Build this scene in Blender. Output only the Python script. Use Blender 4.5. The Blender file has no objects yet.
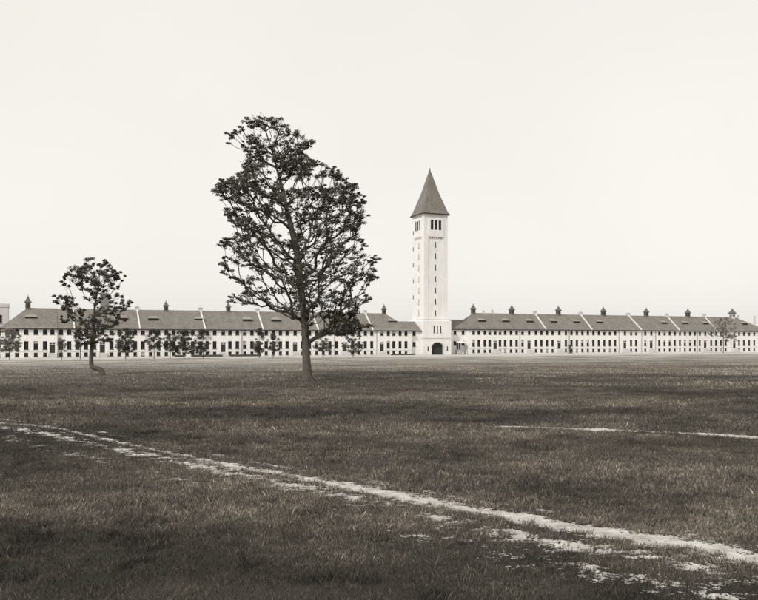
import bpy, math, random
import numpy as np
from mathutils import Vector, Matrix
SC = bpy.context.scene
COL = SC.collection
R = math.radians
# ------------------------------------------------------------------ frame of reference
F = 800.0; HZ = 341.0; CX = 379.0; H = 5.0          # focal (px of the 758 px photo), horizon row, camera height
TH = math.atan(F/1835.0); CT, ST = math.cos(TH), math.sin(TH)
def depth_on_front(x): return F*H/(0.0077*(2214-x))
def world(x, y): D = F*H/(y-HZ); return ((x-CX)/F*D, D)
D0 = depth_on_front(436); O = Vector(((436-CX)/F*D0, D0, 0))
def U(x):                                            # distance along the front line of the barracks
    D = depth_on_front(x); X = (x-CX)/F*D
    return (X-O.x)*CT + (D-O.y)*ST
def uv(u, v): return (O.x+u*CT-v*ST, O.y+u*ST+v*CT)

# ------------------------------------------------------------------ materials
def tint(v, w=1.0):
    return (min(1, v*(1+.09*w)), v, v*(1-.11*w), 1)
def mat(name, v, v2=None, scale=1.0, rough=.9, bump=0, bscale=20, detail=4, w=1.0, attr=None, stretch=None, spec=.3):
    m = bpy.data.materials.new(name); m.use_nodes = True
    nt = m.node_tree; b = nt.nodes['Principled BSDF']
    b.inputs['Roughness'].default_value = rough
    b.inputs['Specular IOR Level'].default_value = spec
    b.inputs['Base Color'].default_value = tint(v, w)
    tc = nt.nodes.new('ShaderNodeTexCoord'); src = tc.outputs['Object']
    if stretch:
        mp = nt.nodes.new('ShaderNodeMapping'); mp.inputs['Scale'].default_value = stretch
        nt.links.new(src, mp.inputs['Vector']); src = mp.outputs['Vector']
    if v2 is not None:
        n = nt.nodes.new('ShaderNodeTexNoise'); n.inputs['Scale'].default_value = scale; n.inputs['Detail'].default_value = detail
        n.inputs['Roughness'].default_value = .65
        nt.links.new(src, n.inputs['Vector'])
        r = nt.nodes.new('ShaderNodeValToRGB'); r.color_ramp.elements[0].position = .3; r.color_ramp.elements[1].position = .7
        r.color_ramp.elements[0].color = tint(v, w); r.color_ramp.elements[1].color = tint(v2, w)
        nt.links.new(n.outputs['Fac'], r.inputs['Fac']); out = r.outputs['Color']
        if attr:
            a = nt.nodes.new('ShaderNodeAttribute'); a.attribute_name = attr
            mx = nt.nodes.new('ShaderNodeMix'); mx.data_type = 'RGBA'; mx.blend_type = 'MULTIPLY'; mx.inputs[0].default_value = 1
            nt.links.new(out, mx.inputs[6]); nt.links.new(a.outputs['Color'], mx.inputs[7]); out = mx.outputs[2]
        nt.links.new(out, b.inputs['Base Color'])
    if bump:
        n2 = nt.nodes.new('ShaderNodeTexNoise'); n2.inputs['Scale'].default_value = bscale; n2.inputs['Detail'].default_value = 5
        nt.links.new(src, n2.inputs['Vector'])
        bp = nt.nodes.new('ShaderNodeBump'); bp.inputs['Strength'].default_value = bump; bp.inputs['Distance'].default_value = .1
        nt.links.new(n2.outputs['Fac'], bp.inputs['Height']); nt.links.new(bp.outputs['Normal'], b.inputs['Normal'])
    return m
def brick_mat(name, v, v2, vm, sx=.5, sy=.16, w=.5, stain=.12):
    """coursed brickwork with mortar lines and weather stains (mapped on u and z)"""
    m = bpy.data.materials.new(name); m.use_nodes = True; nt = m.node_tree; b = nt.nodes['Principled BSDF']
    b.inputs['Roughness'].default_value = .9; b.inputs['Specular IOR Level'].default_value = .2
    tc = nt.nodes.new('ShaderNodeTexCoord'); sp = nt.nodes.new('ShaderNodeSeparateXYZ'); cb = nt.nodes.new('ShaderNodeCombineXYZ')
    ad = nt.nodes.new('ShaderNodeMath'); ad.operation = 'ADD'
    nt.links.new(tc.outputs['Object'], sp.inputs[0]); nt.links.new(sp.outputs[0], ad.inputs[0]); nt.links.new(sp.outputs[1], ad.inputs[1])
    nt.links.new(ad.outputs[0], cb.inputs[0]); nt.links.new(sp.outputs[2], cb.inputs[1])
    br = nt.nodes.new('ShaderNodeTexBrick'); br.inputs['Scale'].default_value = 1
    br.inputs['Brick Width'].default_value = sx; br.inputs['Row Height'].default_value = sy; br.inputs['Mortar Size'].default_value = .012
    br.inputs['Color1'].default_value = tint(v, w); br.inputs['Color2'].default_value = tint(v2, w); br.inputs['Mortar'].default_value = tint(vm, w)
    nt.links.new(cb.outputs[0], br.inputs['Vector'])
    n = nt.nodes.new('ShaderNodeTexNoise'); n.inputs['Scale'].default_value = .25; n.inputs['Detail'].default_value = 8; n.inputs['Roughness'].default_value = .7
    mp = nt.nodes.new('ShaderNodeMapping'); mp.inputs['Scale'].default_value = (1.6, 1.6, .5)
    nt.links.new(tc.outputs['Object'], mp.inputs['Vector']); nt.links.new(mp.outputs[0], n.inputs['Vector'])
    r = nt.nodes.new('ShaderNodeMapRange'); r.inputs['From Min'].default_value = .35; r.inputs['From Max'].default_value = .7
    r.inputs['To Min'].default_value = 1; r.inputs['To Max'].default_value = 1-stain
    nt.links.new(n.outputs['Fac'], r.inputs['Value'])
    mx = nt.nodes.new('ShaderNodeMix'); mx.data_type = 'RGBA'; mx.blend_type = 'MULTIPLY'; mx.inputs[0].default_value = 1
    nt.links.new(br.outputs['Color'], mx.inputs[6]); nt.links.new(r.outputs[0], mx.inputs[7])
    nt.links.new(mx.outputs[2], b.inputs['Base Color'])
    return m
M = {}
M['brick'] = brick_mat('cream_brick', .84, .79, .74, w=.22, stain=.12)
M['towerbrick'] = brick_mat('tower_brick', .82, .76, .70, stain=.15, w=.22)
M['stone'] = mat('pale_stone', .6, .48, 2, w=.15)
M['white'] = mat('whitewash', .74, .58, .8, w=.3)
M['roof'] = brick_mat('slate_roof', .18, .225, .14, sx=.45, sy=.3, w=.9, stain=.3)
M['towerroof'] = brick_mat('tower_slate', .17, .22, .13, sx=.5, sy=.4, w=.9, stain=.3)
M['fascia'] = mat('dark_fascia', .035, .05, 1)
M['cap'] = mat('cupola_slate', .10, .14, 4)
M['louver'] = mat('cupola_wood', .10, .16, 6)
M['frame'] = mat('window_paint', .10, .07, 3)
M['glass'] = mat('window_glass', .012, .02, .4, rough=.2, spec=.2)
M['blind'] = mat('blind_cloth', .55, .42, 2)
M['board'] = mat('whitewashed_board', .66, .5, 3)
M['door'] = mat('door_paint', .035, .05, 3)
M['pipe'] = mat('drain_pipe', .28, .36, 2, w=.3)
M['step'] = mat('step_stone', .56, .46, 3, w=.2)
M['bark'] = mat('oak_bark', .05, .12, 3, w=1.6, bump=.9, bscale=6, stretch=(3, 3, .6))
M['leaf'] = mat('oak_leaf', .042, .085, 1.2, rough=.6, attr='tone', w=1.9)
M['youngleaf'] = mat('young_leaf', .042, .075, 1.2, rough=.6, attr='tone', w=1.5)
M['hazeleaf'] = mat('hazed_leaf', .13, .2, 1.2, rough=.7, attr='tone')  # young leaf lightened: distance haze and edge fading are put into its colour
M['hedge'] = mat('hedge_leaf', .04, .07, 3)
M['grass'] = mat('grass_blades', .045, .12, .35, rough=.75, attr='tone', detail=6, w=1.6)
M['dirt'] = mat('trodden_dirt', .24, .60, 1.6, detail=10, bump=.6, bscale=14, w=.6)
M['gravel'] = mat('pale_gravel', .34, .52, .5, bump=.4, bscale=8, detail=8, w=.6)
M['lead'] = mat('dormer_lead', .22, .30, 3)
M['chimney'] = mat('grey_brick', .19, .24, 1, w=.5)
M['rear'] = mat('pale_render', .50, .56, .3, w=.3)

def ground_material():
    m = bpy.data.materials.new('parade_field'); m.use_nodes = True; nt = m.node_tree; b = nt.nodes['Principled BSDF']
    b.inputs['Roughness'].default_value = .95; b.inputs['Specular IOR Level'].default_value = .1
    tc = nt.nodes.new('ShaderNodeTexCoord')
    def noise(s, d, st=None):
        n = nt.nodes.new('ShaderNodeTexNoise'); n.inputs['Scale'].default_value = s; n.inputs['Detail'].default_value = d; n.inputs['Roughness'].default_value = .68
        v = tc.outputs['Object']
        if st:
            mp = nt.nodes.new('ShaderNodeMapping'); mp.inputs['Scale'].default_value = st; mp.inputs['Rotation'].default_value = (0, 0, R(-14))
            nt.links.new(v, mp.inputs['Vector']); v = mp.outputs['Vector']
        nt.links.new(v, n.inputs['Vector']); return n.outputs['Fac']
    def ramp(src, a, b_, p0=.35, p1=.65):
        r = nt.nodes.new('ShaderNodeValToRGB'); r.color_ramp.elements[0].position = p0; r.color_ramp.elements[1].position = p1
        r.color_ramp.elements[0].color = tint(a, 1.6 if a < .1 else .8); r.color_ramp.elements[1].color = tint(b_, 1.5 if a < .1 else .8)
        nt.links.new(src, r.inputs['Fac']); return r.outputs['Color']
    def mix(f, a, c):
        mx = nt.nodes.new('ShaderNodeMix'); mx.data_type = 'RGBA'
        if isinstance(f, float): mx.inputs[0].default_value = f
        else: nt.links.new(f, mx.inputs[0])
        nt.links.new(a, mx.inputs[6]); nt.links.new(c, mx.inputs[7]); return mx.outputs[2]
    fine = ramp(noise(2.2, 10), .018, .075, .3, .72)
    broad = ramp(noise(.05, 8, (1, 1.8, 1)), .025, .08, .36, .66)
    near = mix(.5, fine, broad)
    # dry, worn turf of the parade ground towards the barracks road (a real band parallel to the buildings)
    dot = nt.nodes.new('ShaderNodeVectorMath'); dot.operation = 'DOT_PRODUCT'; dot.inputs[1].default_value = (-ST, CT, 0)
    nt.links.new(tc.outputs['Object'], dot.inputs[0])
    v0 = -O.x*ST+O.y*CT
    wob = nt.nodes.new('ShaderNodeMath'); wob.operation = 'MULTIPLY_ADD'; wob.inputs[1].default_value = 90
    nt.links.new(noise(.018, 6, (.5, 1.6, 1)), wob.inputs[0]); nt.links.new(dot.outputs['Value'], wob.inputs[2])
    mr = nt.nodes.new('ShaderNodeMapRange'); mr.inputs['From Min'].default_value = v0-165+45; mr.inputs['From Max'].default_value = v0-45+45
    nt.links.new(wob.outputs[0], mr.inputs['Value'])
    dry = ramp(noise(.12, 12, (.5, 1, 1)), .14, .42, .38, .62)
    col = mix(mr.outputs[0], near, dry)
    nt.links.new(col, b.inputs['Base Color'])
    bp = nt.nodes.new('ShaderNodeBump'); bp.inputs['Strength'].default_value = .8; bp.inputs['Distance'].default_value = .15
    nt.links.new(noise(3.5, 8), bp.inputs['Height']); nt.links.new(bp.outputs['Normal'], b.inputs['Normal'])
    return m
M['ground'] = ground_material()

# ------------------------------------------------------------------ mesh helpers
class MB:
    def __init__(s): s.v = []; s.f = []
    def face(s, pts):
        i = len(s.v); s.v += [tuple(p) for p in pts]; s.f.append(tuple(range(i, i+len(pts))))
    def box(s, x0, x1, y0, y1, z0, z1):
        i = len(s.v)
        s.v += [(x0,y0,z0),(x1,y0,z0),(x1,y1,z0),(x0,y1,z0),(x0,y0,z1),(x1,y0,z1),(x1,y1,z1),(x0,y1,z1)]
        for f in ((0,3,2,1),(4,5,6,7),(0,1,5,4),(1,2,6,5),(2,3,7,6),(3,0,4,7)): s.f.append(tuple(i+k for k in f))
    def solid(s, base, top):
        """prism between two loops of equal length"""
        i = len(s.v); n = len(base); s.v += [tuple(p) for p in base]+[tuple(p) for p in top]
        s.f.append(tuple(i+k for k in reversed(range(n)))); s.f.append(tuple(i+n+k for k in range(n)))
        for k in range(n): s.f.append((i+k, i+(k+1)%n, i+n+(k+1)%n, i+n+k))
    def loft(s, rings):
        i = len(s.v); n = len(rings[0])
        for r in rings: s.v += [tuple(p) for p in r]
        for j in range(len(rings)-1):
            for k in range(n):
                a = i+j*n; s.f.append((a+k, a+(k+1)%n, a+n+(k+1)%n, a+n+k))
        s.f.append(tuple(i+k for k in reversed(range(n)))); s.f.append(tuple(i+(len(rings)-1)*n+k for k in range(n)))
    def mesh(s, name):
        me = bpy.data.meshes.new(name); me.from_pydata(s.v, [], s.f); me.update(); return me
    def build(s, name, m, parent=None):
        me = s.mesh(name); me.materials.append(m); return link(name, me, parent)
def link(name, me, parent=None):
    o = bpy.data.objects.new(name, me); COL.objects.link(o)
    if parent: o.parent = parent
    return o
def tag(o, label=None, cat=None, group=None, kind=None):
    if label: o['label'] = label
    if cat: o['category'] = cat
    if group: o['group'] = group
    if kind: o['kind'] = kind
    return o
def thing(name, label, cat, loc=(0,0,0), rz=0, group=None):
    o = bpy.data.objects.new(name, None); COL.objects.link(o); o.location = loc; o.rotation_euler = (0, 0, rz)
    return tag(o, label, cat, group)
def raw_mesh(name, verts, nper, m, tone=None):
    """many separate faces of nper vertices each from a numpy array"""
    verts = np.asarray(verts, dtype=np.float32); n = len(verts)//nper
    me = bpy.data.meshes.new(name); me.vertices.add(len(verts)); me.vertices.foreach_set('co', verts.ravel())
    me.loops.add(len(verts)); me.loops.foreach_set('vertex_index', np.arange(len(verts), dtype=np.int32))
    me.polygons.add(n); me.polygons.foreach_set('loop_start', np.arange(0, len(verts), nper, dtype=np.int32))
    me.update(calc_edges=True)
    if tone is not None:
        a = me.color_attributes.new('tone', 'FLOAT_COLOR', 'POINT')
        c = np.ones((len(verts), 4), dtype=np.float32); c[:, :3] = np.repeat(tone, nper)[:, None]
        a.data.foreach_set('color', c.ravel())
    me.materials.append(m); return me
# value noise
_rs = np.random.RandomState(5); _T = _rs.rand(256, 256).astype(np.float32)
def vnoise(x, y):
    xi = np.floor(x).astype(int); yi = np.floor(y).astype(int); fx = x-xi; fy = y-yi
    fx = fx*fx*(3-2*fx); fy = fy*fy*(3-2*fy)
    g = lambda a, b: _T[a & 255, b & 255]
    return (g(xi, yi)*(1-fx)+g(xi+1, yi)*fx)*(1-fy)+(g(xi, yi+1)*(1-fx)+g(xi+1, yi+1)*fx)*fy
def fbm(x, y, o=4):
    s = 0; a = .5; t = 0
    for k in range(o): s = s+a*vnoise(x*2**k+17.3*k, y*2**k+5.1*k); t += a; a *= .55
    return s/t

# ------------------------------------------------------------------ ground, road, tracks
g = MB(); g.face([(-3000,-1500,0),(3000,-1500,0),(3000,4500,0),(-3000,4500,0)])
tag(g.build('ground', M['ground']), kind='structure')
def ribbon_front(v0f, v1f, u0, u1, z, n=260):
    b = MB(); rng = random.Random(3); prev = None
    for i in range(n+1):
        u = u0+(u1-u0)*i/n
        a = v0f+2.2*(fbm(np.array([u*.06]), np.array([3.3]))[0]-.5)+rng.uniform(-.25, .25); c = v1f+rng.uniform(-.1, .1)
        p = (*uv(u, a), z); q = (*uv(u, c), z)
        if prev: b.face([prev[0], p, q, prev[1]])
        prev = (p, q)
    return b
tag(ribbon_front(-31, -2.5, U(0)-60, U(758)+60, .004).build('gravel_road', M['gravel']), kind='structure')
# low stone kerb along the near edge of the road
TRACK = [world(*p) for p in ((-70,414),(0,423),(35,425.5),(62,429),(90,436),(125,444),(160,451),(200,459.5),(250,469),(300,477.5),(350,487),(400,496),(450,506),(500,514),(550,523.5),(600,532),(650,540),(700,547),(758,560),(840,576))]
TRACK2 = [world(*p) for p in ((505,426.5),(560,428.5),(600,430),(640,431.5),(700,434),(758,438),(830,443))]
def dist_to(poly, x, y):
    best = np.full(x.shape, 1e9, np.float32); side = np.zeros(x.shape, np.float32); al = np.zeros(x.shape, np.float32); L = 0
    for (ax, ay), (bx, by) in zip(poly, poly[1:]):
        dx, dy = bx-ax, by-ay; l2 = dx*dx+dy*dy; t = np.clip(((x-ax)*dx+(y-ay)*dy)/l2, 0, 1)
        ex = x-ax-t*dx; ey = y-ay-t*dy; d = np.hypot(ex, ey); sgn = np.sign(dx*(y-ay)-dy*(x-ax))
        k = d < best; best = np.where(k, d, best); side = np.where(k, sgn, side); al = np.where(k, L+t*math.sqrt(l2), al); L += math.sqrt(l2)
    return best*side, al
def bare(x, y):
    """>0 where the turf is worn through to pale dirt"""
    s, a = dist_to(TRACK, x, y)
    n = .5*fbm(x*1.1, y*2.2, 5)+.5*fbm(x*3.1+5, y*3.9, 4); n2 = fbm(x*.35+40, y*.35, 3); nf = fbm(x*4+9, y*4, 3)
    wid = .36+.30*n2+np.clip((a-42)/60, 0, .5)
    thin = np.clip((16-a)/16, 0, 1)                                   # the far end is faint and broken
    m = .95-np.abs(s)/wid + (n-.5)*2.2 - .1 - thin*.55 + .35*np.clip((a-20)/30, -.6, 1)*0 - .5*np.clip((40-a)/20, 0, 1) + (fbm(a*.3, a*0+9, 2)-.5)*.9*np.clip((46-a)/20, 0, 1)
    c2 = -1.35-.35*np.sin(a*.15)                                      # second, broken wheel rut on the near side
    m2 = .62-np.abs(s-c2)/(.8+.5*n2) + (n-.5)*3.6 - .52
    m4 = .3-np.abs(s-1.15)/.5 + (n-.5)*3.2 - .5                        # scraps on the far side
    m5 = .4-np.abs(s+3.2)/1.4 + (n-.5)*3.6 - .85 + np.clip((a-45)/25, 0, .35)
    s2, a2 = dist_to(TRACK2, x, y)
    m3 = .78-np.abs(s2)/.60 + (n-.5)*3.4 + (fbm(a2*.35, a2*0+2, 2)-.5)*2.0
    return np.maximum.reduce([m, m2, m3, m4, m5])+(nf-.5)*.9+(fbm(x*9+3, y*11, 2)-.5)*.8+.05
def dirt_mesh():
    vs = []; rsd = np.random.RandomState(1)
    for (x0, x1, y0, y1, st) in ((-4, 16, 15, 34, .045), (-34, -4, 24, 60, .08), (-4, 34, 34, 52, .08), (16, 24, 15, 34, .08)):
        X, Y = np.meshgrid(np.arange(x0, x1, st), np.arange(y0, y1, st)); X = X.ravel(); Y = Y.ravel()
        k = bare(X+st/2, Y+st/2)+rsd.normal(0, .22, len(X)) > .04; X = X[k]; Y = Y[k]
        q = np.stack([np.stack([X, Y], 1), np.stack([X+st, Y], 1), np.stack([X+st, Y+st], 1), np.stack([X, Y+st], 1)], 1)
        vs.append(q.reshape(-1, 2))
    v = np.concatenate(vs); return np.column_stack([v, np.full(len(v), .006)])
tag(link('dirt_track', raw_mesh('dirt_track', dirt_mesh(), 4, M['dirt'])), kind='structure')

def grass():
    rs = np.random.RandomState(11); out = []; tones = []
    for (d0, d1, dens, hh, ww) in ((13, 26, 1700, .064, .0028), (26, 45, 620, .07, .005), (45, 85, 130, .085, .013), (85, 225, 10, .11, .045)):
        n = int(dens*(.56*(d1*d1-d0*d0)+6*(d1-d0)))
        Y = np.sqrt(rs.uniform(d0*d0, d1*d1, n)); X = rs.uniform(-1, 1, n)*(.56*Y+3)
        dn = fbm(X*.5, Y*.5, 4); patch = .5*fbm(X*.13+7, Y*.16, 4)+.5*fbm(X*.035+3, Y*.11+8, 4); fine = fbm(X*2.1, Y*2.1, 3); vv = -(X-O.x)*ST+(Y-O.y)*CT
        keep = (bare(X, Y) < rs.uniform(-.15, .3, n)) & (rs.rand(n) < .5+1.4*np.clip(dn-.3, 0, 1)); keep &= (vv < -33) & (rs.rand(n) < np.clip((-50-vv+140*(patch-.5))/110, .08, 1)); X, Y, dn, patch, fine = [a[keep] for a in (X, Y, dn, patch, fine)]
        n = len(X); clump = fbm(X*.9+31, Y*.9+4, 3); clump = np.where(bare(X, Y) > -.8, .3, clump)
        h = hh*np.where(clump > .64, 1.5, 1)*(.45+1.1*rs.rand(n)**1.5)*(.45+1.4*fine)*(.6+.9*patch)
        tall = rs.rand(n) < .015*np.clip(dn*2, 0, 1); h = np.where(tall, h*1.9, h); h *= np.clip((235-Y)/110, .2, 1)
        a = rs.uniform(0, 2*np.pi, n); lean = h*rs.uniform(.05, .6, n); la = rs.uniform(0, 2*np.pi, n)
        w = ww*rs.uniform(.6, 1.4, n)
        cx, cy = np.cos(a)*w, np.sin(a)*w; lx, ly = np.cos(la)*lean, np.sin(la)*lean
        z = np.zeros(n)
        p = np.stack([np.stack([X-cx, Y-cy, z], 1), np.stack([X+cx, Y+cy, z], 1), np.stack([X+cx*.7+lx*.35, Y+cy*.7+ly*.35, h*.6], 1), np.stack([X+lx, Y+ly, h], 1)], 1)
        out.append(p.reshape(-1, 3))
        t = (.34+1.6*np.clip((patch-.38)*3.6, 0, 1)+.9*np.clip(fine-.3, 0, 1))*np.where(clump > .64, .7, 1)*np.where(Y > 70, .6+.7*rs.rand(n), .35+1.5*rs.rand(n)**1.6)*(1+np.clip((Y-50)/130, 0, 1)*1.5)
        t = np.where(rs.rand(n) < np.where(Y > 70, .008, .07), t*2.0, t)                       # dead straw
        tones.append(t)
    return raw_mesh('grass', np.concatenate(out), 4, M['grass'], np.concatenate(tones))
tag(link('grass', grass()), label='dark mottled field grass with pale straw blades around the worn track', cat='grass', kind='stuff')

# ------------------------------------------------------------------ windows and doors
def ring(b, x0, x1, z0, z1, t, y0, y1):
    b.box(x0, x0+t, y0, y1, z0, z1); b.box(x1-t, x1, y0, y1, z0, z1); b.box(x0+t, x1-t, y0, y1, z0, z0+t); b.box(x0+t, x1-t, y0, y1, z1-t, z1)
WW = 1.22
def arch_pts(w, z1, r=.32, n=8):
    """top edge of an opening with a segmental arch, from left to right"""
    return [(-w/2+w*i/n, z1-r*(1-math.sqrt(max(0, 1-((-1+2*i/n)**2)*.98)))) for i in range(n+1)]
def window_meshes():
    out = {}
    for kind, (w, h) in {'arched_window': (WW, 1.5), 'sash_window': (WW, 2.5), 'basement_window': (1.08, 1.15), 'slit_window': (.52, 2.3)}.items():
        b = MB(); t = .08
        ring(b, -w/2+.003, w/2-.003, .003, h-.003, t, .14, .2)
        b.box(-w/2+t, w/2-t, .13, .19, h*.5-.03, h*.5+.03)
        if kind != 'slit_window': b.box(-.025, .025, .145, .185, t, h-t)
        b.box(-w/2-.1, w/2+.1, -.09, .12, -.13, -.002)                   # stone sill
        f = b.mesh(kind); f.materials.append(M['frame'])
        p = MB(); p.box(-w/2+.01, w/2-.01, .205, .225, .01, h-.01); pm = p.mesh('pane'); pm.materials.append(M['glass'])
        bl = []
        for fr in (.28, .5, .72):
            q = MB(); q.box(-w/2+t+.01, w/2-t-.01, .192, .2, h*(1-fr), h-t); qm = q.mesh('blind'); qm.materials.append(M['blind']); bl.append(qm)
        q = MB(); q.box(-w/2+t+.01, w/2-t-.01, .192, .2, t, h-t); bd = q.mesh('shutter'); bd.materials.append(M['board'])
        out[kind] = (f, pm, bl, bd)
    return out
WM = window_meshes()
rw = random.Random(8)
def place_window(kind, u, v, z, parent, blind=None, rot=0):
    f, p, bl, bd = WM[kind]
    o = link(kind, f, parent); o.location = (u, v, z); o.rotation_euler = (0, 0, rot)
    link('pane', p, o)
    if blind == 'board': link('shutter', bd, o)
    elif blind is not None: link('blind', bl[blind], o)
    return o
def place_door(u, v, z0, parent, w=1.7, h=3.3, steps=True):
    b = MB(); ring(b, -w/2+.003, w/2-.003, 0.003, h-.003, .12, .1, .22); b.box(-w/2+.12, w/2-.12, .1, .22, h-.72, h-.6); b.box(-.06, .06, .1, .22, h-.6, h-.12)
    f = b.build('door_frame', M['white'], parent); f.location = (u, v, z0)
    d = MB(); d.box(-w/2+.13, -.01, .17, .23, .02, h-.73); d.box(.01, w/2-.13, .17, .23, .02, h-.73)
    for s in (-1, 1):
        for (a, c) in ((.25, 1.0), (1.15, h-.95)):
            ring(d, s*.37-.24, s*.37+.24, a, c, .04, .15, .169)
    o = d.build('door', M['door'], f)
    t = MB(); t.box(-w/2+.13, w/2-.13, .23, .24, h-.6, h-.12); t.build('transom_pane', M['glass'], f)
    if steps:
        s = MB(); n = 6; hw = w/2+.2
        s.box(-hw, hw, -.7, -.004, -z0+.001, 0)
        for i in range(n): s.box(-hw, hw, -.7-.26*(i+1), -.703-.26*i, -z0+.001, -z0*(i+1)/(n+1))
        for sg in (-1, 1):                                                # cheek walls
            x0, x1 = (hw+.003, hw+.2) if sg > 0 else (-hw-.2, -hw-.003)
            s.solid([(x0, -.004, -z0+.001), (x1, -.004, -z0+.001), (x1, -2.3, -z0+.001), (x0, -2.3, -z0+.001)],
                    [(x0, -.004, .3), (x1, -.004, .3), (x1, -2.3, -z0+.4), (x0, -2.3, -z0+.4)])
        s.build('steps', M['step'], f)
    return f

def facade(b, u0, u1, v, zb, zt, holes, flip=1):
    """front wall sheet at v with reveals; holes = (uc, w, z0, z1, arched)"""
    edges = sorted({u0, u1}|{h[0]-h[1]/2 for h in holes}|{h[0]+h[1]/2 for h in holes})
    for a, c in zip(edges, edges[1:]):
        if c-a < 1e-5: continue
        mid = (a+c)/2; hs = sorted([h for h in holes if h[0]-h[1]/2 < mid < h[0]+h[1]/2], key=lambda h: h[2]); z = zb
        for h in hs+[None]:
            top = zt if h is None else h[2]
            if top-z > 1e-5: b.face([(a, v, z), (c, v, z), (c, v, top), (a, v, top)])
            if h: z = h[3]
    for (uc, w, z0, z1, ar) in holes:
        a, c = uc-w/2, uc+w/2; d = .3
        b.face([(a, v, z0), (a, v+d, z0), (a, v+d, z1), (a, v, z1)]); b.face([(c, v, z0), (c, v, z1), (c, v+d, z1), (c, v+d, z0)])
        b.face([(a, v, z0), (c, v, z0), (c, v+d, z0), (a, v+d, z0)]); b.face([(a, v, z1), (a, v+d, z1), (c, v+d, z1), (c, v, z1)])
        if ar:
            pts = [(uc+x, z) for x, z in arch_pts(w, z1)]
            k = len(pts)//2
            b.face([(a, v, z1)]+[(x, v, z) for x, z in reversed(pts[:k+1])][::-1]+[]) if False else None
            for (x1, za), (x2, zc) in zip(pts, pts[1:]):
                b.face([(x1, v-.002, za), (x2, v-.002, zc), (x2, v-.002, z1), (x1, v-.002, z1)])
                b.face([(x1, v-.002, za), (x2, v-.002, zc), (x2, v+.13, zc), (x1, v+.13, za)])

def cupola(parent, u, v, z, w=1.7, h=3.4, stone=False):
    b = MB(); hw = w/2
    b.box(-hw*.78, hw*.78, -hw*.78, hw*.78, -1.4, h*.42)
    o = b.build('ventilator', M['stone'] if stone else M['louver'], parent); o.location = (u, v, z)
    l = MB()
    for s, (dx, dy) in enumerate(((0,-1),(0,1),(1,0),(-1,0))):
        for k in range(5):
            zz = .12+k*h*.055; e = hw*.78
            if dx == 0: l.box(-e*.7, e*.7, min(dy*e, dy*(e+.06)), max(dy*e, dy*(e+.06)), zz, zz+.09)
            else: l.box(min(dx*e, dx*(e+.06)), max(dx*e, dx*(e+.06)), -e*.7, e*.7, zz, zz+.09)
    l.build('louvers', M['fascia'], o)
    c = MB()
    sq = lambda r, zz: [(-r,-r,zz),(r,-r,zz),(r,r,zz),(-r,r,zz)]
    c.loft([sq(hw*1.12, h*.40), sq(hw*1.15, h*.46), sq(hw*.8, h*.56), sq(hw*.42, h*.75), sq(.07, h*.93), sq(.05, h*1.05)])
    c.build('cap', M['cap'], o)
    return o
def dormer(parent, u, half, ridge, eave, w=3.2):
    """low louvred vent dormer lying on the front slope: v from eave line"""
    v = half*.40; z = eave+(ridge-eave)*.40+.0
    b = MB(); s = (ridge-eave)/half
    hw = w/2; d = .95; hf = .85
    # sloping top sheet with thickness and cheeks
    zt = z+hf; vb = v+1.75; zb = z+1.75*s+.05
    b.solid([(-hw-.2, v-.25, zt-.10), (hw+.2, v-.25, zt-.10), (hw*.7, vb, zb-.1), (-hw*.7, vb, zb-.1)],
            [(-hw-.2, v-.25, zt), (hw+.2, v-.25, zt), (hw*.7, vb, zb), (-hw*.7, vb, zb)])
    for sg in (-1, 1): b.face([(sg*hw, v, z), (sg*hw, v, zt-.1), (sg*hw*.75, vb, zb-.1)])
    o = b.build('vent_dormer', M['lead'], parent); o.location = (u, 0, 0)
    l = MB(); l.box(-hw+.05, hw-.05, v+.04, v+.1, z+.05, zt-.1)
    l.build('louvers', M['fascia'], o)
    return o

# ------------------------------------------------------------------ the two wings
def gable_roof(b, u0, u1, v0, v1, eave, ridge, hipL=0, hipR=0, ov=.45, th=.16):
    vm = (v0+v1)/2; s = (ridge-eave)/(vm-v0); e = eave-ov*s
    a0 = u0-(ov if hipL else 0); a1 = u1+(ov if hipR else 0)
    A, B_, C_, D_ = (a0, v0-ov, e), (a1, v0-ov, e), (a1, v1+ov, e), (a0, v1+ov, e)
    r0, r1 = (u0+hipL, vm, ridge), (u1-hipR, vm, ridge)
    b.face([A, B_, r1, r0]); b.face([C_, D_, r0, r1]); b.face([D_, A, r0]); b.face([B_, C_, r1])
    dz = -th; lo = lambda p: (p[0], p[1], p[2]+dz)
    b.face([lo(A), lo(D_), lo(C_), lo(B_)])
def fascia(b, u0, u1, v0, v1, z, ends=(1, 1), ov=.45):
    t = .10; h = .30
    b.box(u0-ov*ends[0]-.02, u1+ov*ends[1]+.02, v0-ov-t, v0-ov-.004, z-h, z+.03)
    for k, uu in ((0, u0-ov), (1, u1+ov)):
        if ends[k]: b.box(uu-t/2-.06, uu+t/2-.06+.06, v0-ov+.002, v1+ov, z-h, z+.03)
HD = 7.0
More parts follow.
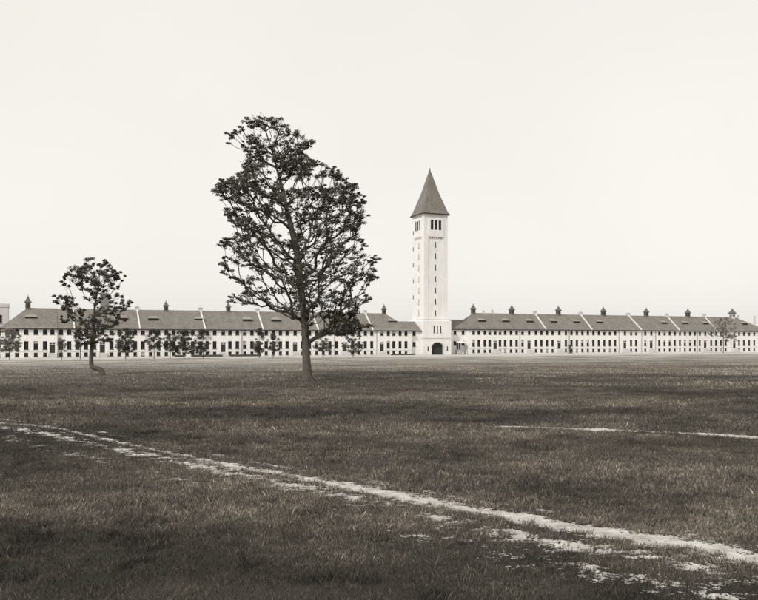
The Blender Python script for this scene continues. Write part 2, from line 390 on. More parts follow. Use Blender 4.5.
def wing(name, label, x0, x1, dz, bays, doors, noground, walls, cups, dorms, pav, chims, spouts, hipl, hipr, seed, narrow=()):
    """x values are columns of the photo along the front line, turned into metres by U()"""
    uc = (U(x0)+U(x1))/2; P = thing(name, label, 'barracks', (*uv(uc, 0), 0), TH)
    u = lambda x: U(x)-uc
    u0, u1 = u(x0), u(x1); eave = 9.1+dz; ridge = 15.05+dz; rr = random.Random(seed)
    wz = dz*.75
    segs = []                                            # front plane pieces (u0,u1,v)
    pv = [(u(a), u(c), d) for a, c, d in pav]
    cur = u0
    for a, c, d in pv:
        if a-cur > .01: segs.append((cur, a, 0))
        segs.append((a, c, -d)); cur = c
    if u1-cur > .01: segs.append((cur, u1, 0))
    vat = lambda uu: next((v for a, c, v in segs if a-.01 <= uu <= c+.01), 0)
    b = MB(); holes = []
    dset = [u(x) for x in doors]; bset = [u(x) for x in bays]
    for x in bset:
        holes.append((x, WW, 6.95+wz, 8.45+wz, True))
        if all(abs(x-d) > .3 for d in dset):
            holes.append((x, WW, 2.45+wz, 4.95+wz, False)); holes.append((x, 1.08, .35+wz*.6, 1.5+wz*.6, False))
    for d in dset: holes.append((d, 1.7, 1.25+wz, 4.65+wz, False))
    for (a, c, v) in segs:
        facade(b, a, c, v, -.3, eave+.0, [h for h in holes if a < h[0] < c])
    for (a, c, v) in segs:
        if v < 0:
            for uu in (a, c):
                if u0+.1 < uu < u1-.1: b.face([(uu, v, -.3), (uu, 0, -.3), (uu, 0, eave), (uu, v, eave)])
    b.face([(u0, vat(u0), -.3), (u0, vat(u0), eave), (u0, 2*HD, eave), (u0, 2*HD, -.3)]); b.face([(u1, vat(u1), -.3), (u1, 2*HD, -.3), (u1, 2*HD, eave), (u1, vat(u1), eave)])
    b.face([(u0, 2*HD, -.3), (u0, 2*HD, eave), (u1, 2*HD, eave), (u1, 2*HD, -.3)])
    b.build('wall', M['brick'], P)
    # water table and brick belt course in stone
    t = MB()
    for (a, c, v) in segs:
        xs = sorted([d for d in dset if a < d < c]); cur = a+.004
        for d in xs+[None]:
            e = (d-1.22) if d is not None else c-.004
            if e > cur: t.box(cur, e, v-.05, v-.003, 1.72+wz*.6, 1.86+wz*.6)
            cur = (d+1.22) if d is not None else c
    t.build('string_course', M['stone'], P)
    # openings
    for x in bset:
        v = vat(x)
        o = place_window('arched_window', x, v, 6.95+wz, P, rr.choice([None]*7+[0, 0, 1]))
        if all(abs(x-d) > .3 for d in dset):
            place_window('sash_window', x, v, 2.45+wz, P, rr.choice([None]*8+[0, 1]))
            place_window('basement_window', x, v, .35+wz*.6, P, rr.choice([None]*6+['board', 0]) )
    for d in dset: place_door(d, vat(d), 1.25+wz, P, h=3.4)
    # roof
    r = MB(); gable_roof(r, u0, u1, 0, 2*HD, eave, ridge, hipl, hipr)
    ro = r.build('roof', M['roof'], P)
    for (a, c, d), (ka, kc) in zip(pv, [p[3:] for p in [(*p_, *k_) for p_, k_ in zip(pv, pavhip[name])]]):
        q = MB(); ov = .45; s = (ridge-eave)/HD; e = eave-ov*s; dd = d+ov
        L = a-(ov if ka else 0); Rr = c+(ov if kc else 0); zr = ridge+.05
        pl = (a+ka if ka else a, HD, zr); pr = (c-kc if kc else c, HD, zr)
        lo = lambda p: (p[0], p[1], p[2]-.16)
        A, B_ = (L, -dd, e), (Rr, -dd, e); A2 = (L, -ov*.0, e+.02); B2 = (Rr, 0, e+.02)
        q.face([A, B_, pr, pl]); q.face([A2, A, pl]); q.face([B_, B2, pr]); q.face([lo(A), lo(A2), lo(B2), lo(B_)])
        q.build('roof', M['roof'], P)
    f = MB()
    se = eave-.45*(ridge-eave)/HD
    for (a, c, v) in segs:
        # the edge board follows each front piece
        f.box(a-(.45 if abs(a-u0) < .1 or v < 0 else -.003), c+(.45 if abs(c-u1) < .1 else -.003), v-.56, v-.455, se-.30, se+.04)
    f.box(u0-.56, u0-.46, -.4, 2*HD+.45, se-.3, se+.03); f.box(u1+.46, u1+.56, -.4, 2*HD+.45, se-.3, se+.03)
    f.build('gutter', M['fascia'], P)
    # frieze of darker brick in the shadow of the eaves
    # fire walls that rise through the roof, each ending in a chimney at the ridge
    for x in walls:
        uu = u(x); v = vat(uu); w = .2; s = (ridge-eave)/HD; hh = .42
        q = MB(); q.solid([(uu-w, v-.5, se-.28), (uu+w, v-.5, se-.28), (uu+w, HD, ridge-.3), (uu-w, HD, ridge-.3)],
                          [(uu-w, v-.5, se+hh), (uu+w, v-.5, se+hh), (uu+w, HD, ridge+hh), (uu-w, HD, ridge+hh)])
        q.solid([(uu-w, HD, ridge-.3), (uu+w, HD, ridge-.3), (uu+w, 2*HD+.4, se-.28), (uu-w, 2*HD+.4, se-.28)],
                [(uu-w, HD, ridge+hh), (uu+w, HD, ridge+hh), (uu+w, 2*HD+.4, se+hh), (uu-w, 2*HD+.4, se+hh)])
        q.build('fire_wall', M['white'], P)
        c = MB(); c.box(uu-.65, uu+.65, HD-.5, HD+.5, ridge-.6, ridge+.8); c.box(uu-.75, uu+.75, HD-.6, HD+.6, ridge+.8, ridge+.98)
        c.box(uu-.45, uu+.45, HD-.3, HD+.3, ridge+.98, ridge+1.2)
        c.build('chimney', M['stone'], P)
    for (x, hgt) in chims:
        uu = u(x); c = MB(); c.box(uu-.35, uu+.35, HD-.3, HD+.4, ridge-.6, ridge+hgt); c.box(uu-.43, uu+.43, HD-.4, HD+.5, ridge+hgt, ridge+hgt+.12); c.build('chimney', M['stone'], P)
    for (x, h, w, st) in cups: cupola(P, u(x), HD, ridge, w*.86, h*.88, st)
    for x in dorms: dormer(P, u(x), HD, ridge, eave)
    for x in spouts:
        uu = u(x); v = vat(uu); q = MB()
        q.box(uu-.09, uu+.09, v-.2, v-.02, .1, se-.3); q.box(uu-.16, uu+.16, v-.3, v-.01, se-1.0, se-.72)
        q.build('downspout', M['pipe'], P)
    return P, uc

# foot of a ridge point given its column in the photo (slope run HD, ridge height known)
def foot(x):
    # column of ridge point above front point U=u : X=O+..., solve numerically
    lo, hi = -220., 220.
    for _ in range(60):
        m = (lo+hi)/2; X, Y = uv(m, HD)
        if X/Y*F+CX < x: lo = m
        else: hi = m
    u = (lo+hi)/2
    a, b = -200., 1500.
    for _ in range(60):
        m = (a+b)/2
        if U(m) < u: a = m
        else: b = m
    return a
def footd(x, v=3.6):
    lo, hi = -220., 220.
    for _ in range(60):
        m = (lo+hi)/2; X, Y = uv(m, v)
        if X/Y*F+CX < x: lo = m
        else: hi = m
    u = (lo+hi)/2; a, b = -200., 1500.
    for _ in range(60):
        m = (a+b)/2
        if U(m) < u: a = m
        else: b = m
    return a

LB = [7.5, 17,26.2,35.8,45,52.3, 61,69.2,77.5,86,94.3,102.5,111.5,119.3,127,135.2,142.9,150.6,158.5,166.3,173.8,183.7,192.4,200.2,207.2,214.7,223.3,230,237.4,244.8,252,259,266.3,273.3,280.5,287.2,295.2,302.5,309.6,316.7,323.4,330,336.5,344.6,352.5,359,365.4,371.8,381.2,387.6,393,399.3,405.2]
LD = [52.3,102.5,223.3,295.2,344.6,381.2]
RB = [473.7,478.9,484.9,489.8,495.3,500.1,505.2,511,516.7,522.6,529.2,536,541.5,547.1,552.7,559.4,566,571.6,577,582.4,588,593.4,598.9,604.4,609.9,615.3,623.9,630,635,640.3,645.4,651.4,659.3,664.6,669.8,674.9,680,685,690.1,694.9,699.9,705.4,711.3,716.1,721,725.9,734.5,739.2,744.1,749.2,754.3,760]
RD = [495.3,529.2,559.4,623.9,651.4,705.4,734.5]
pavhip = {'barracks_wing': None}
def pav_half(xa, xc): return None
# left wing
LX0, LX1 = .8, 411.0
pl = [(57.6, .6)]
pavL = [(LX0+.001, 57.6, .5), (178.6, 205.0, .7), (377.0, LX1-.001, .7)]
hwL = lambda x: U(foot(x))
pavhip['barracks_wing'] = [(U(foot(27.5))-U(LX0), 0), (U(foot(195.6))-U(178.6), 0), (U(foot(384))-U(377.0), U(LX1)-U(foot(384.5)))]
Lw, ucl = wing('barracks_wing', 'long pale barracks wing left of the tower, behind the big oak', LX0, LX1, 0.0, LB, LD, (), [74.2,139.8,204.7,263,318,372.5],
     [(foot(28),4.6,2.1,False),(foot(166),3.6,1.8,False),(foot(228.3),3.6,1.8,False),(foot(285.5),3.8,1.8,False),(foot(384),3.9,1.7,False)],
     [footd(31),footd(122),footd(153),footd(199),footd(247),footd(275.5),footd(340),footd(391.5)], pavL, [], [57.6,178.3,241.6,334.3,376.6],
     U(foot(27.5))-U(LX0), U(LX1)-U(foot(384.5)), 4)
# right wing
RX0, RX1 = 468.2, 768.0
pavhip['barracks_wing'] = [(U(foot(626))-U(619.7), 0)]
Rw, ucr = wing('barracks_wing', 'long pale barracks wing receding right of the tower with a row of dark roof ventilators', RX0, RX1, .68, RB, RD, (), [545.3,591.5,639.7,678.8,716.5],
     [(foot(473.2),4.0,2.0,False),(foot(511.7),3.9,2.1,False),(foot(558.3),4.0,2.1,False),(foot(603.3),4.0,2.1,False),(foot(646.2),4.0,2.1,False),(foot(687.8),4.0,2.1,False),(foot(732.2),4.6,2.7,True)],
     [footd(481),footd(505),footd(529),footd(552.7),footd(575.5),footd(598.5),footd(663),footd(684),footd(704.5),footd(743.5)], [(619.7, 640.0, .7)], [(foot(483.5),.9),(foot(492.3),1.1),(foot(738.3),.8)], [519.6,569.1,619.0,697.2,655.4,723.4],
     U(foot(473.2))-U(RX0)+0, U(RX1)-U(foot(735)), 9)

# ------------------------------------------------------------------ low links between wings and tower
def link_block(name, label, ua, ub, v, depth, eave, ridge, wins, door=None, wz=0, exl=0, exr=0):
    uc = (ua+ub)/2; P = thing(name, label, 'building', (*uv(uc, 0), 0), TH)
    a, c = ua-uc, ub-uc; b = MB(); holes = []
    for x in wins:
        holes.append((x-uc, WW, 6.95+wz, 8.45+wz, True)); holes.append((x-uc, WW, 3.0+wz, 4.6+wz, False))
    if door: holes.append((door-uc, 1.7, 1.25+wz, 4.65+wz, False))
    facade(b, a, c, v, -.3, eave, holes)
    b.face([(a, v, -.3), (a, v, eave), (a, v+depth, eave), (a, v+depth, -.3)]); b.face([(c, v, -.3), (c, v+depth, -.3), (c, v+depth, eave), (c, v, eave)])
    b.face([(a, v+depth, -.3), (a, v+depth, eave), (c, v+depth, eave), (c, v+depth, -.3)])
    b.build('wall', M['brick'], P)
    f = WM['basement_window']
    for x in wins:
        place_window('arched_window', x-uc, v, 6.95+wz, P)
        w = place_window('basement_window', x-uc, v, 3.0+wz, P); w.scale = (WW/1.08, 1, 1.6/1.15)
    if door: place_door(door-uc, v, 1.25+wz, P, h=3.4)
    r = MB(); vm = v+depth/2; s = (ridge-eave)/(depth/2); e = eave-.45*s
    A, B_, C_, D_ = (a, v-.45, e), (c, v-.45, e), (c, v+depth+.45, e), (a, v+depth+.45, e)
    r0, r1 = (a-exl, vm, ridge), (c+exr, vm, ridge)      # the ridge runs on into the hip of the wing
    lo = lambda p: (p[0], p[1], p[2]-.18)
    r.face([A, B_, r1, r0]); r.face([C_, D_, r0, r1]); r.face([lo(A), lo(r0), lo(r1), lo(B_)]); r.face([A, r0, lo(r0), lo(A)]); r.face([B_, lo(B_), lo(r1), r1]); r.face([D_, lo(D_), lo(r0), r0]); r.face([C_, r1, lo(r1), lo(C_)])
    r.build('roof', M['roof'], P)
    g_ = MB(); g_.box(a+.004, c-.004, v-.56, v-.455, e-.3, e+.04); g_.build('gutter', M['fascia'], P)
    return P, uc
TL, TR = U(422.2), U(449.8)      # lower stage of the tower
UL = U(LX1)
link_block('connecting_block', 'short low roofed block joining the left wing to the tower', UL+.01, TL-.01, 0.6, 11.5, 8.95, 12.2, [U(414.9)], None, 0, exl=6)
PR, upr = link_block('connecting_block', 'shaded recessed block with a porch door between the tower and the right wing', TR+.01, U(RX0)-.01, 2.6, 10.0, 9.75, 13.1, [U(453.3), U(457.6)+.35, U(466.6)-.0], U(461.8), .45, exr=5)
# small porch with a pale pent roof at that door
pc = U(461.8)-upr
q = MB(); q.solid([(pc-1.7, -.4, 4.2), (pc+1.7, -.4, 4.2), (pc+1.7, 2.58, 5.0), (pc-1.7, 2.58, 5.0)], [(pc-1.7, -.4, 4.32), (pc+1.7, -.4, 4.32), (pc+1.7, 2.58, 5.14), (pc-1.7, 2.58, 5.14)])
po = q.build('porch', M['white'], PR)
q = MB()
for sx in (-1.5, 1.5): q.box(pc+sx-.09, pc+sx+.09, -.3, -.12, .0, 4.22)
q.build('post', M['pipe'], po)

# ------------------------------------------------------------------ water tower
def tower():
    uc = (TL+TR)/2; P = thing('clock_less_tower', '', '', (*uv(uc, 0), 0), TH); P.name = 'water_tower'
    tag(P, 'tall square pale brick tower with steep pyramid roof and arched gateway', 'tower')
    hw = (TR-TL)/2; s = 4.85; zc = 12.4; ze = 51.6; v0 = 0.15; fv = v0  # shaft half width / front plane
    # lower stage with arched gateway
    b = MB(); vf = -1.1; aw = 2.42; spring = 2.6; top = 4.45; n = 14
    b_holes = [(-4.0+.25, .55, 1.5, 3.0, False), (4.0+.1, .55, 1.5, 3.0, False)]
    for k in (-1.35, 0, 1.35): b_holes.append((k, .5, 8.0, 10.6, False))
    facade(b, -hw, hw, vf, -.3, zc, b_holes+[(0.1, 2*aw, -.3, top, False)])
    pts = [(.1-aw*math.cos(math.pi*i/n), spring+(top-spring)*math.sin(math.pi*i/n)**.9) for i in range(n+1)]
    for (x1, z1), (x2, z2) in zip(pts, pts[1:]):
        b.face([(x1, vf-.002, z1), (x2, vf-.002, z2), (x2, vf-.002, top), (x1, vf-.002, top)])
        b.face([(x1, vf-.002, z1), (x1, vf+.9, z1), (x2, vf+.9, z2), (x2, vf-.002, z2)])
    for sx in (-1, 1): b.face([(.1+sx*aw, vf, -.3), (.1+sx*aw, vf+.9, -.3), (.1+sx*aw, vf+.9, spring), (.1+sx*aw, vf, spring)])
    D2 = 12.2
    b.face([(-hw, vf, -.3), (-hw, vf, zc), (-hw, D2, zc), (-hw, D2, -.3)]); b.face([(hw, vf, -.3), (hw, D2, -.3), (hw, D2, zc), (hw, vf, zc)])
    b.face([(-hw, D2, -.3), (-hw, D2, zc), (hw, D2, zc), (hw, D2, -.3)])
    # weathered set-off between stage and shaft
    cy = v0+s
    b.solid([(-hw, vf, zc), (hw, vf, zc), (hw, D2, zc), (-hw, D2, zc)], [(-s-.02, v0-.02, zc+.4), (s+.02, v0-.02, zc+.4), (s+.02, v0+2*s+.02, zc+.4), (-s-.02, v0+2*s+.02, zc+.4)])
    b.build('base_stage', M['towerbrick'], P)
    c = MB(); zs = 5.95
    for (x0, x1, y0, y1) in ((-hw-.12, hw+.12, vf-.12, vf-.004), (-hw-.12, -hw-.004, vf, D2), (hw+.004, hw+.12, vf, D2)): c.box(x0, x1, y0, y1, zs, zs+.22)
    c.build('string_course', M['stone'], P)
    c = MB()
    for (x1, z1), (x2, z2) in zip(pts, pts[1:]):
        o = lambda x, z, k: ((x-.1)*k+.1, (z-spring)*k+spring)
        a1, a2 = o(x1, z1, 1.01), o(x2, z2, 1.01); c1, c2 = o(x1, z1, 1.16), o(x2, z2, 1.16)
        c.solid([(a1[0], vf-.06, a1[1]), (a2[0], vf-.06, a2[1]), (c2[0], vf-.06, c2[1]), (c1[0], vf-.06, c1[1])], [(a1[0], vf-.004, a1[1]), (a2[0], vf-.004, a2[1]), (c2[0], vf-.004, c2[1]), (c1[0], vf-.004, c1[1])])
    c.build('arch_surround', M['stone'], P)
    d = MB(); x0 = .1-aw
    for i in range(10):
        d.box(x0+i*2*aw/10+.02, x0+(i+1)*2*aw/10-.02, vf+.92, vf+1.02, 0, top)
    for zz in (.9, 3.0): d.box(x0, x0+2*aw, vf+.86, vf+.915, zz, zz+.2)
    d.build('gate', M['door'], P)
    for (x, w, z0, z1, _) in b_holes:
        q = place_window('slit_window', x, vf, z0, P); q.scale = (w/.52, 1, (z1-z0)/2.3)
    # shaft: corner pilasters with a recessed panel on each side
    sh = MB(); pw = 1.75; rec = .28; zt = 43.1
    slits = [14.3, 18.5, 22.6, 26.8, 31.0, 35.2, 39.3]
    for k in range(4):
        m = Matrix.Rotation(k*math.pi/2, 4, 'Z'); t = MB()
        # in local frame: face at y=-s
        holes = [(0.0, .52, z, z+1.9, False) for z in slits]
        t2 = MB(); facade(t2, -s+pw, s-pw, -s+rec, zc+.5, zt-.6, holes)
        t.v += t2.v; t.f += t2.f
        t.box(-s, -s+pw, -s, -s+pw, zc+.5, ze-.3) if True else 0
        # corbelled top of the panel and projecting belfry bay
        i0 = len(t.v)
        nb = 7; w2 = 2*(s-pw)
        for j in range(nb):
            xx = -s+pw+w2*(j+.5)/nb
            t.solid([(xx-.22, -s+rec, zt-1.0), (xx+.22, -s+rec, zt-1.0), (xx+.22, -s+rec+.2, zt-1.0), (xx-.22, -s+rec+.2, zt-1.0)],
                    [(xx-.22, -s-.16, zt), (xx+.22, -s-.16, zt), (xx+.22, -s+rec+.2, zt), (xx-.22, -s+rec+.2, zt)])
        t3 = MB(); facade(t3, -s+pw-.1, s-pw+.1, -s-.18, zt, 49.9, [(-1.62, 1.15, 45.6, 49.1, False), (0, 1.15, 45.6, 49.1, False), (1.62, 1.15, 45.6, 49.1, False)])
        off = len(t.v); t.v += t3.v; t.f += [tuple(off+q for q in f) for f in t3.f]
        xx0, xx1 = -s+pw-.1, s-pw+.1
        t.face([(xx0, -s-.18, zt), (xx1, -s-.18, zt), (xx1, -s+rec+.2, zt), (xx0, -s+rec+.2, zt)])
        t.face([(xx0, -s-.18, 49.9), (xx0, -s+.3, 50.3), (xx1, -s+.3, 50.3), (xx1, -s-.18, 49.9)])
        t.face([(xx0, -s-.18, zt), (xx0, -s+rec, zt), (xx0, -s+rec, 50.2), (xx0, -s-.18, 49.9)]); t.face([(xx1, -s-.18, zt), (xx1, -s+rec, zt), (xx1, -s+rec, 50.2), (xx1, -s-.18, 49.9)])
        t.face([(-s+pw, -s+rec-.05, 49.8), (s-pw, -s+rec-.05, 49.8), (s-pw, -s+rec-.05, ze-.3), (-s+pw, -s+rec-.05, ze-.3)])
        off = len(sh.v); sh.v += [tuple(m @ Vector(p)+Vector((0, cy, 0))) for p in t.v]; sh.f += [tuple(off+q for q in f) for f in t.f]
    so = sh.build('shaft', M['towerbrick'], P)
    # a slightly proud corner band on the front that stays rough brick
    for k in (0, 3, 1):
        m = Matrix.Rotation(k*math.pi/2, 4, 'Z')
        for z in slits:
            p = m @ Vector((0, -s+rec, 0))
            q = place_window('slit_window', p.x, p.y+cy, z, P, rot=k*math.pi/2); q.scale = (1, 1, 1.9/2.3)
        for x in (-1.62, 0, 1.62):
            l = MB(); l.box(-.57, .57, .25, .3, .01, 3.49)
            for j in range(9): l.box(-.57, .57, .14, .2, .1+j*.38, .2+j*.38)
            p = m @ Vector((x, -s-.18, 0)); o = l.build('belfry_louvers', M['fascia'], P); o.location = (p.x, p.y+cy, 45.6); o.rotation_euler = (0, 0, k*math.pi/2)
    # narrow stair lights near the back corner of the left face
    for z in (20.5, 26.5, 32.5, 38.5, 44.5):
        q = MB(); q.box(-s-.03, -s-.002, cy+s-1.1, cy+s-.6, z, z+1.5); q.build('stair_light', M['glass'], P)
    # roof
    sq = lambda r, z: [(-r, cy-r, z), (r, cy-r, z), (r, cy+r, z), (-r, cy+r, z)]
    r = MB(); r.loft([sq(s+.30, ze-.25), sq(s+.55, ze-.02), sq(s+.50, ze+.12), sq(s-.05, ze+1.15), sq(s*.52, 59.6), sq(s*.10, 67.2), sq(.16, 68.0)])
    ro = r.build('roof', M['towerroof'], P)
    fi = MB(); fi.loft([sq(.2, 67.8), sq(.28, 68.15), sq(.1, 68.3), sq(.16, 68.6), sq(.03, 69.4)]); fi.build('finial', M['cap'], ro)
    f = MB()
    o_ = s+.66
    f.box(-o_, o_, cy-o_, cy-s-.56, ze-.42, ze+.02); f.box(-o_, o_, cy+s+.56, cy+o_, ze-.42, ze+.02)
    f.box(-o_, -s-.56, cy-s-.557, cy+s+.557, ze-.42, ze+.02); f.box(s+.56, o_, cy-s-.557, cy+s+.557, ze-.42, ze+.02)
    f.build('gutter', M['fascia'], P)
    sf = MB(); sf.box(-s-.55, s+.55, cy-s-.55, cy+s+.55, ze-.45, ze-.3); sf.build('soffit', M['stone'], P)
tower()

# ------------------------------------------------------------------ things behind the roofs
def stack(name, label, cat, x, y_top, D, w, m, ex=0):
    z = H+(HZ-y_top)*D/F; X = (x-CX)/F*D
    P = thing(name, label, cat, (X, D, 0), TH)
    b = MB(); hw = w/2; b.loft([[(-hw*k, -hw*k, z_), (hw*k, -hw*k, z_), (hw*k, hw*k, z_), (-hw*k, hw*k, z_)] for k, z_ in ((1.05, 0), (1, z*.5), (.97, z-.6))])
    b.build('stack', m, P)
    c = MB(); hc = hw*1.12; c.box(-hc, hc, -hc, hc, z-.6, z-.15); c.box(-hw*.9, hw*.9, -hw*.9, hw*.9, z-.15, z); c.build('crown', m, P)
stack('chimney_stack', 'square grey chimney stack behind the left roof, seen through the smaller oak', 'chimney', 104.7, 293.3, 278, 2.9, M['chimney'])
stack('chimney_stack', 'thin pale chimney stack behind the far right roof end', 'chimney', 754.4, 315.6, 400, .7, M['rear'])
def rear_building():
    D = 262; P = thing('rear_building', 'flat roofed pale grey building at the far left beyond the barracks end', 'building', ((-14-CX)/F*D, D, 0), TH)
    hw = 6.7; z = H+(HZ-304.5)*D/F
    b = MB(); b.box(-hw, hw, -4, 6, -.3, z); b.build('wall', M['rear'], P)
    c = MB(); c.box(-hw-.15, hw+.15, -4.15, -4.004, z-.9, z+.25); c.box(hw+.004, hw+.15, -4, 6, z-.9, z+.25); c.box(-hw+.0, hw, -3.99, 6, z+.005, z+.2); c.build('cornice', M['stone'], P)
    for k in range(3):
        for zz in (3.0, 7.0, 11.0):
            place_window('sash_window', -4.2+k*4.2, -4.24, zz, P)
rear_building()
# low clipped hedges at the foot of the wall
hp = []
def hedge(xa, xb, label, v=-4.6, h=.62):
    ua, ub = U(xa), U(xb); uc = (ua+ub)/2; n = max(2, int((ub-ua)/.35)); rr = random.Random(int(xa))
    b = MB(); rings = []
    for i in range(n+1):
        uu = ua-uc+(ub-ua)*i/n; j = lambda a: rr.uniform(-a, a)
        rings.append([(uu+j(.05), -.4+j(.06), 0), (uu+j(.05), -.42+j(.08), h*.6+j(.06)), (uu+j(.05), -.22+j(.06), h+j(.09)), (uu+j(.05), .22+j(.06), h+j(.09)), (uu+j(.05), .42+j(.08), h*.6), (uu+j(.05), .4, 0)])
    b.loft(rings); o = b.build('hedge', M['hedge']); o.location = (*uv(uc, v), 0); o.rotation_euler = (0, 0, TH)
    tag(o, label, 'hedge', 'low hedges along the foot of the left wing')
hedge(172.5, 181.5, 'short low dark hedge just left of the densest young tree')
hedge(189, 219.5, 'low dark hedge between the dense young tree and the third left door')
hedge(227.5, 257, 'low dark hedge running right from the third door of the left wing')
hedge(386, 409, 'low dark hedge under the end pavilion nearest the tower', h=.5)
# narrow dark shrub climbing by the pipe on the right wing
# ------------------------------------------------------------------ trees
def grow(points, trunk, base_r, tip=.03, seed=1, step=.7, bias=.6, rtrunk=None, bare_part=.08):
    """connect every leaf cluster to the growing skeleton; returns nodes, parents, radii"""
    rs = np.random.RandomState(seed)
    N = [np.array(p, float) for p in trunk]; par = [-1]+list(range(len(trunk)-1)); L = [0.]
    for i in range(1, len(N)): L.append(L[-1]+np.linalg.norm(N[i]-N[i-1]))
    nt = len(N)
    tr = np.array(trunk)
    order = sorted(range(len(points)), key=lambda i: min(np.linalg.norm(tr-points[i], axis=1)))
    start = int(nt*0)
    for i in order:
        c = np.array(points[i]); A = np.array(N); d = c-A; dist = np.linalg.norm(d, axis=1)+1e-6
        el = d[:, 2]/dist
        cost = dist*(1+2.2*np.clip(bias*.8-el, 0, 2))+.12*np.array(L)
        cost[:max(1, int(nt*bare_part))] += 50
        k = int(np.argmin(cost)); a = A[k]; n = max(1, int(dist[k]/step)); prev = k
        side = rs.normal(0, 1, 3)*dist[k]*.06; sag = np.array([0, 0, -.10*dist[k]*(1-abs(el[k]))])
        for j in range(1, n+1):
            t = j/n; p = a+(c-a)*t+(side+sag)*math.sin(math.pi*t)+(rs.normal(0, .05, 3)*step if j < n else 0)
            N.append(p); par.append(prev); L.append(L[prev]+np.linalg.norm(p-N[prev])); prev = len(N)-1
    n = len(N); acc = np.zeros(n); P_ = 2.25
    kids = np.zeros(n, int)
    for i in range(n):
        if par[i] >= 0: kids[par[i]] += 1
    for i in range(n-1, -1, -1):
        if kids[i] == 0: acc[i] += tip**P_
        if par[i] >= 0 and i >= nt: acc[par[i]] += acc[i]+(tip*.25)**P_
    for i in range(nt-1, 0, -1): acc[i-1] += acc[i]
    r = acc**(1/P_)
    sc = base_r/r[0]
    r = np.where(np.arange(n) < nt, r*sc, r*min(sc, 1.15) if sc > 1 else r*sc)
    if rtrunk is not None: r[:nt] = np.maximum(r[:nt]*.6, np.array(rtrunk))
    return N, par, r, nt
def skeleton_mesh(N, par, r, nt, sides=7):
    b = MB(); n = len(N); done = set()
    kids = {}
    for i in range(1, n): kids.setdefault(par[i], []).append(i)
    def ringat(p, d, rad, ns, wob=0, ph=0):
        d = Vector(d).normalized(); u = d.orthogonal().normalized() if abs(d.z) < .999 else Vector((1, 0, 0)); ref = Vector((.31, .95, .05)); u = (ref-d*ref.dot(d)).normalized(); w = d.cross(u)
        out = []
        for k in range(ns):
            a = 2*math.pi*k/ns; rr = rad*(1+wob*math.sin(a*3+ph)+wob*.6*math.sin(a*5+ph*2))
            q = Vector(p)+(u*math.cos(a)+w*math.sin(a))*rr; out.append(tuple(q))
        return out
    starts = [0]+[i for i in range(nt, n) if par[i] < nt or kids[par[i]][0] != i]
    for s in starts:
        chain = [s]
        while True:
            c = chain[-1]
            if s == 0: nx = c+1 if c+1 < nt else None
            else:
                k = kids.get(c); nx = k[0] if k else None
            if nx is None: break
            chain.append(nx)
        pts = [N[i] for i in chain]; rad = [r[i] for i in chain]
        if s != 0: pts = [N[par[s]]]+pts; rad = [min(r[par[s]], rad[0]*1.15)]+rad
        if len(pts) < 2: continue
        ns = 14 if s == 0 else (7 if rad[0] > .08 else 4)
        rings = []
        for i, p in enumerate(pts):
            d = (pts[min(i+1, len(pts)-1)]-pts[max(i-1, 0)]); d = d if np.linalg.norm(d) > 1e-6 else np.array([0, 0, 1.])
            rings.append(ringat(p, d, max(rad[i], .008), ns, .07 if s == 0 else .03, i*.5))
        b.loft(rings)
    return b
LEAF = {}
def leaf_cloud(name, pts, rad, per, size, m, seed, flat=.75):
    rs = np.random.RandomState(seed); P = np.repeat(np.array(pts), per, 0); rr = np.repeat(np.array(rad), per)
    n = len(P); d = rs.normal(0, 1, (n, 3)); d /= np.linalg.norm(d, axis=1)[:, None]
    q = P+d*(rr*rs.rand(n)**.5)[:, None]*np.array([1, 1, flat])
    a = rs.normal(0, 1, (n, 3)); a[:, 2] = a[:, 2]*.5-.2; a /= np.linalg.norm(a, axis=1)[:, None]
    b = rs.normal(0, 1, (n, 3)); b -= (a*b).sum(1)[:, None]*a; b /= np.linalg.norm(b, axis=1)[:, None]
    s = size*rs.choice([.55, .8, 1.0, 1.3], n)[:, None]*rs.uniform(.85, 1.15, n)[:, None]; nr = np.cross(a, b)
    v = np.stack([q-a*s*.5, q-a*s*.05+b*s*.33+nr*s*.08, q+a*s*.5, q-a*s*.0-b*s*.33+nr*s*.08], 1).reshape(-1, 3)
    tone = np.repeat(rs.uniform(.65, 1.45, len(pts)), per)*rs.uniform(.6, 1.5, n)
    return raw_mesh(name, v, 4, m, tone)

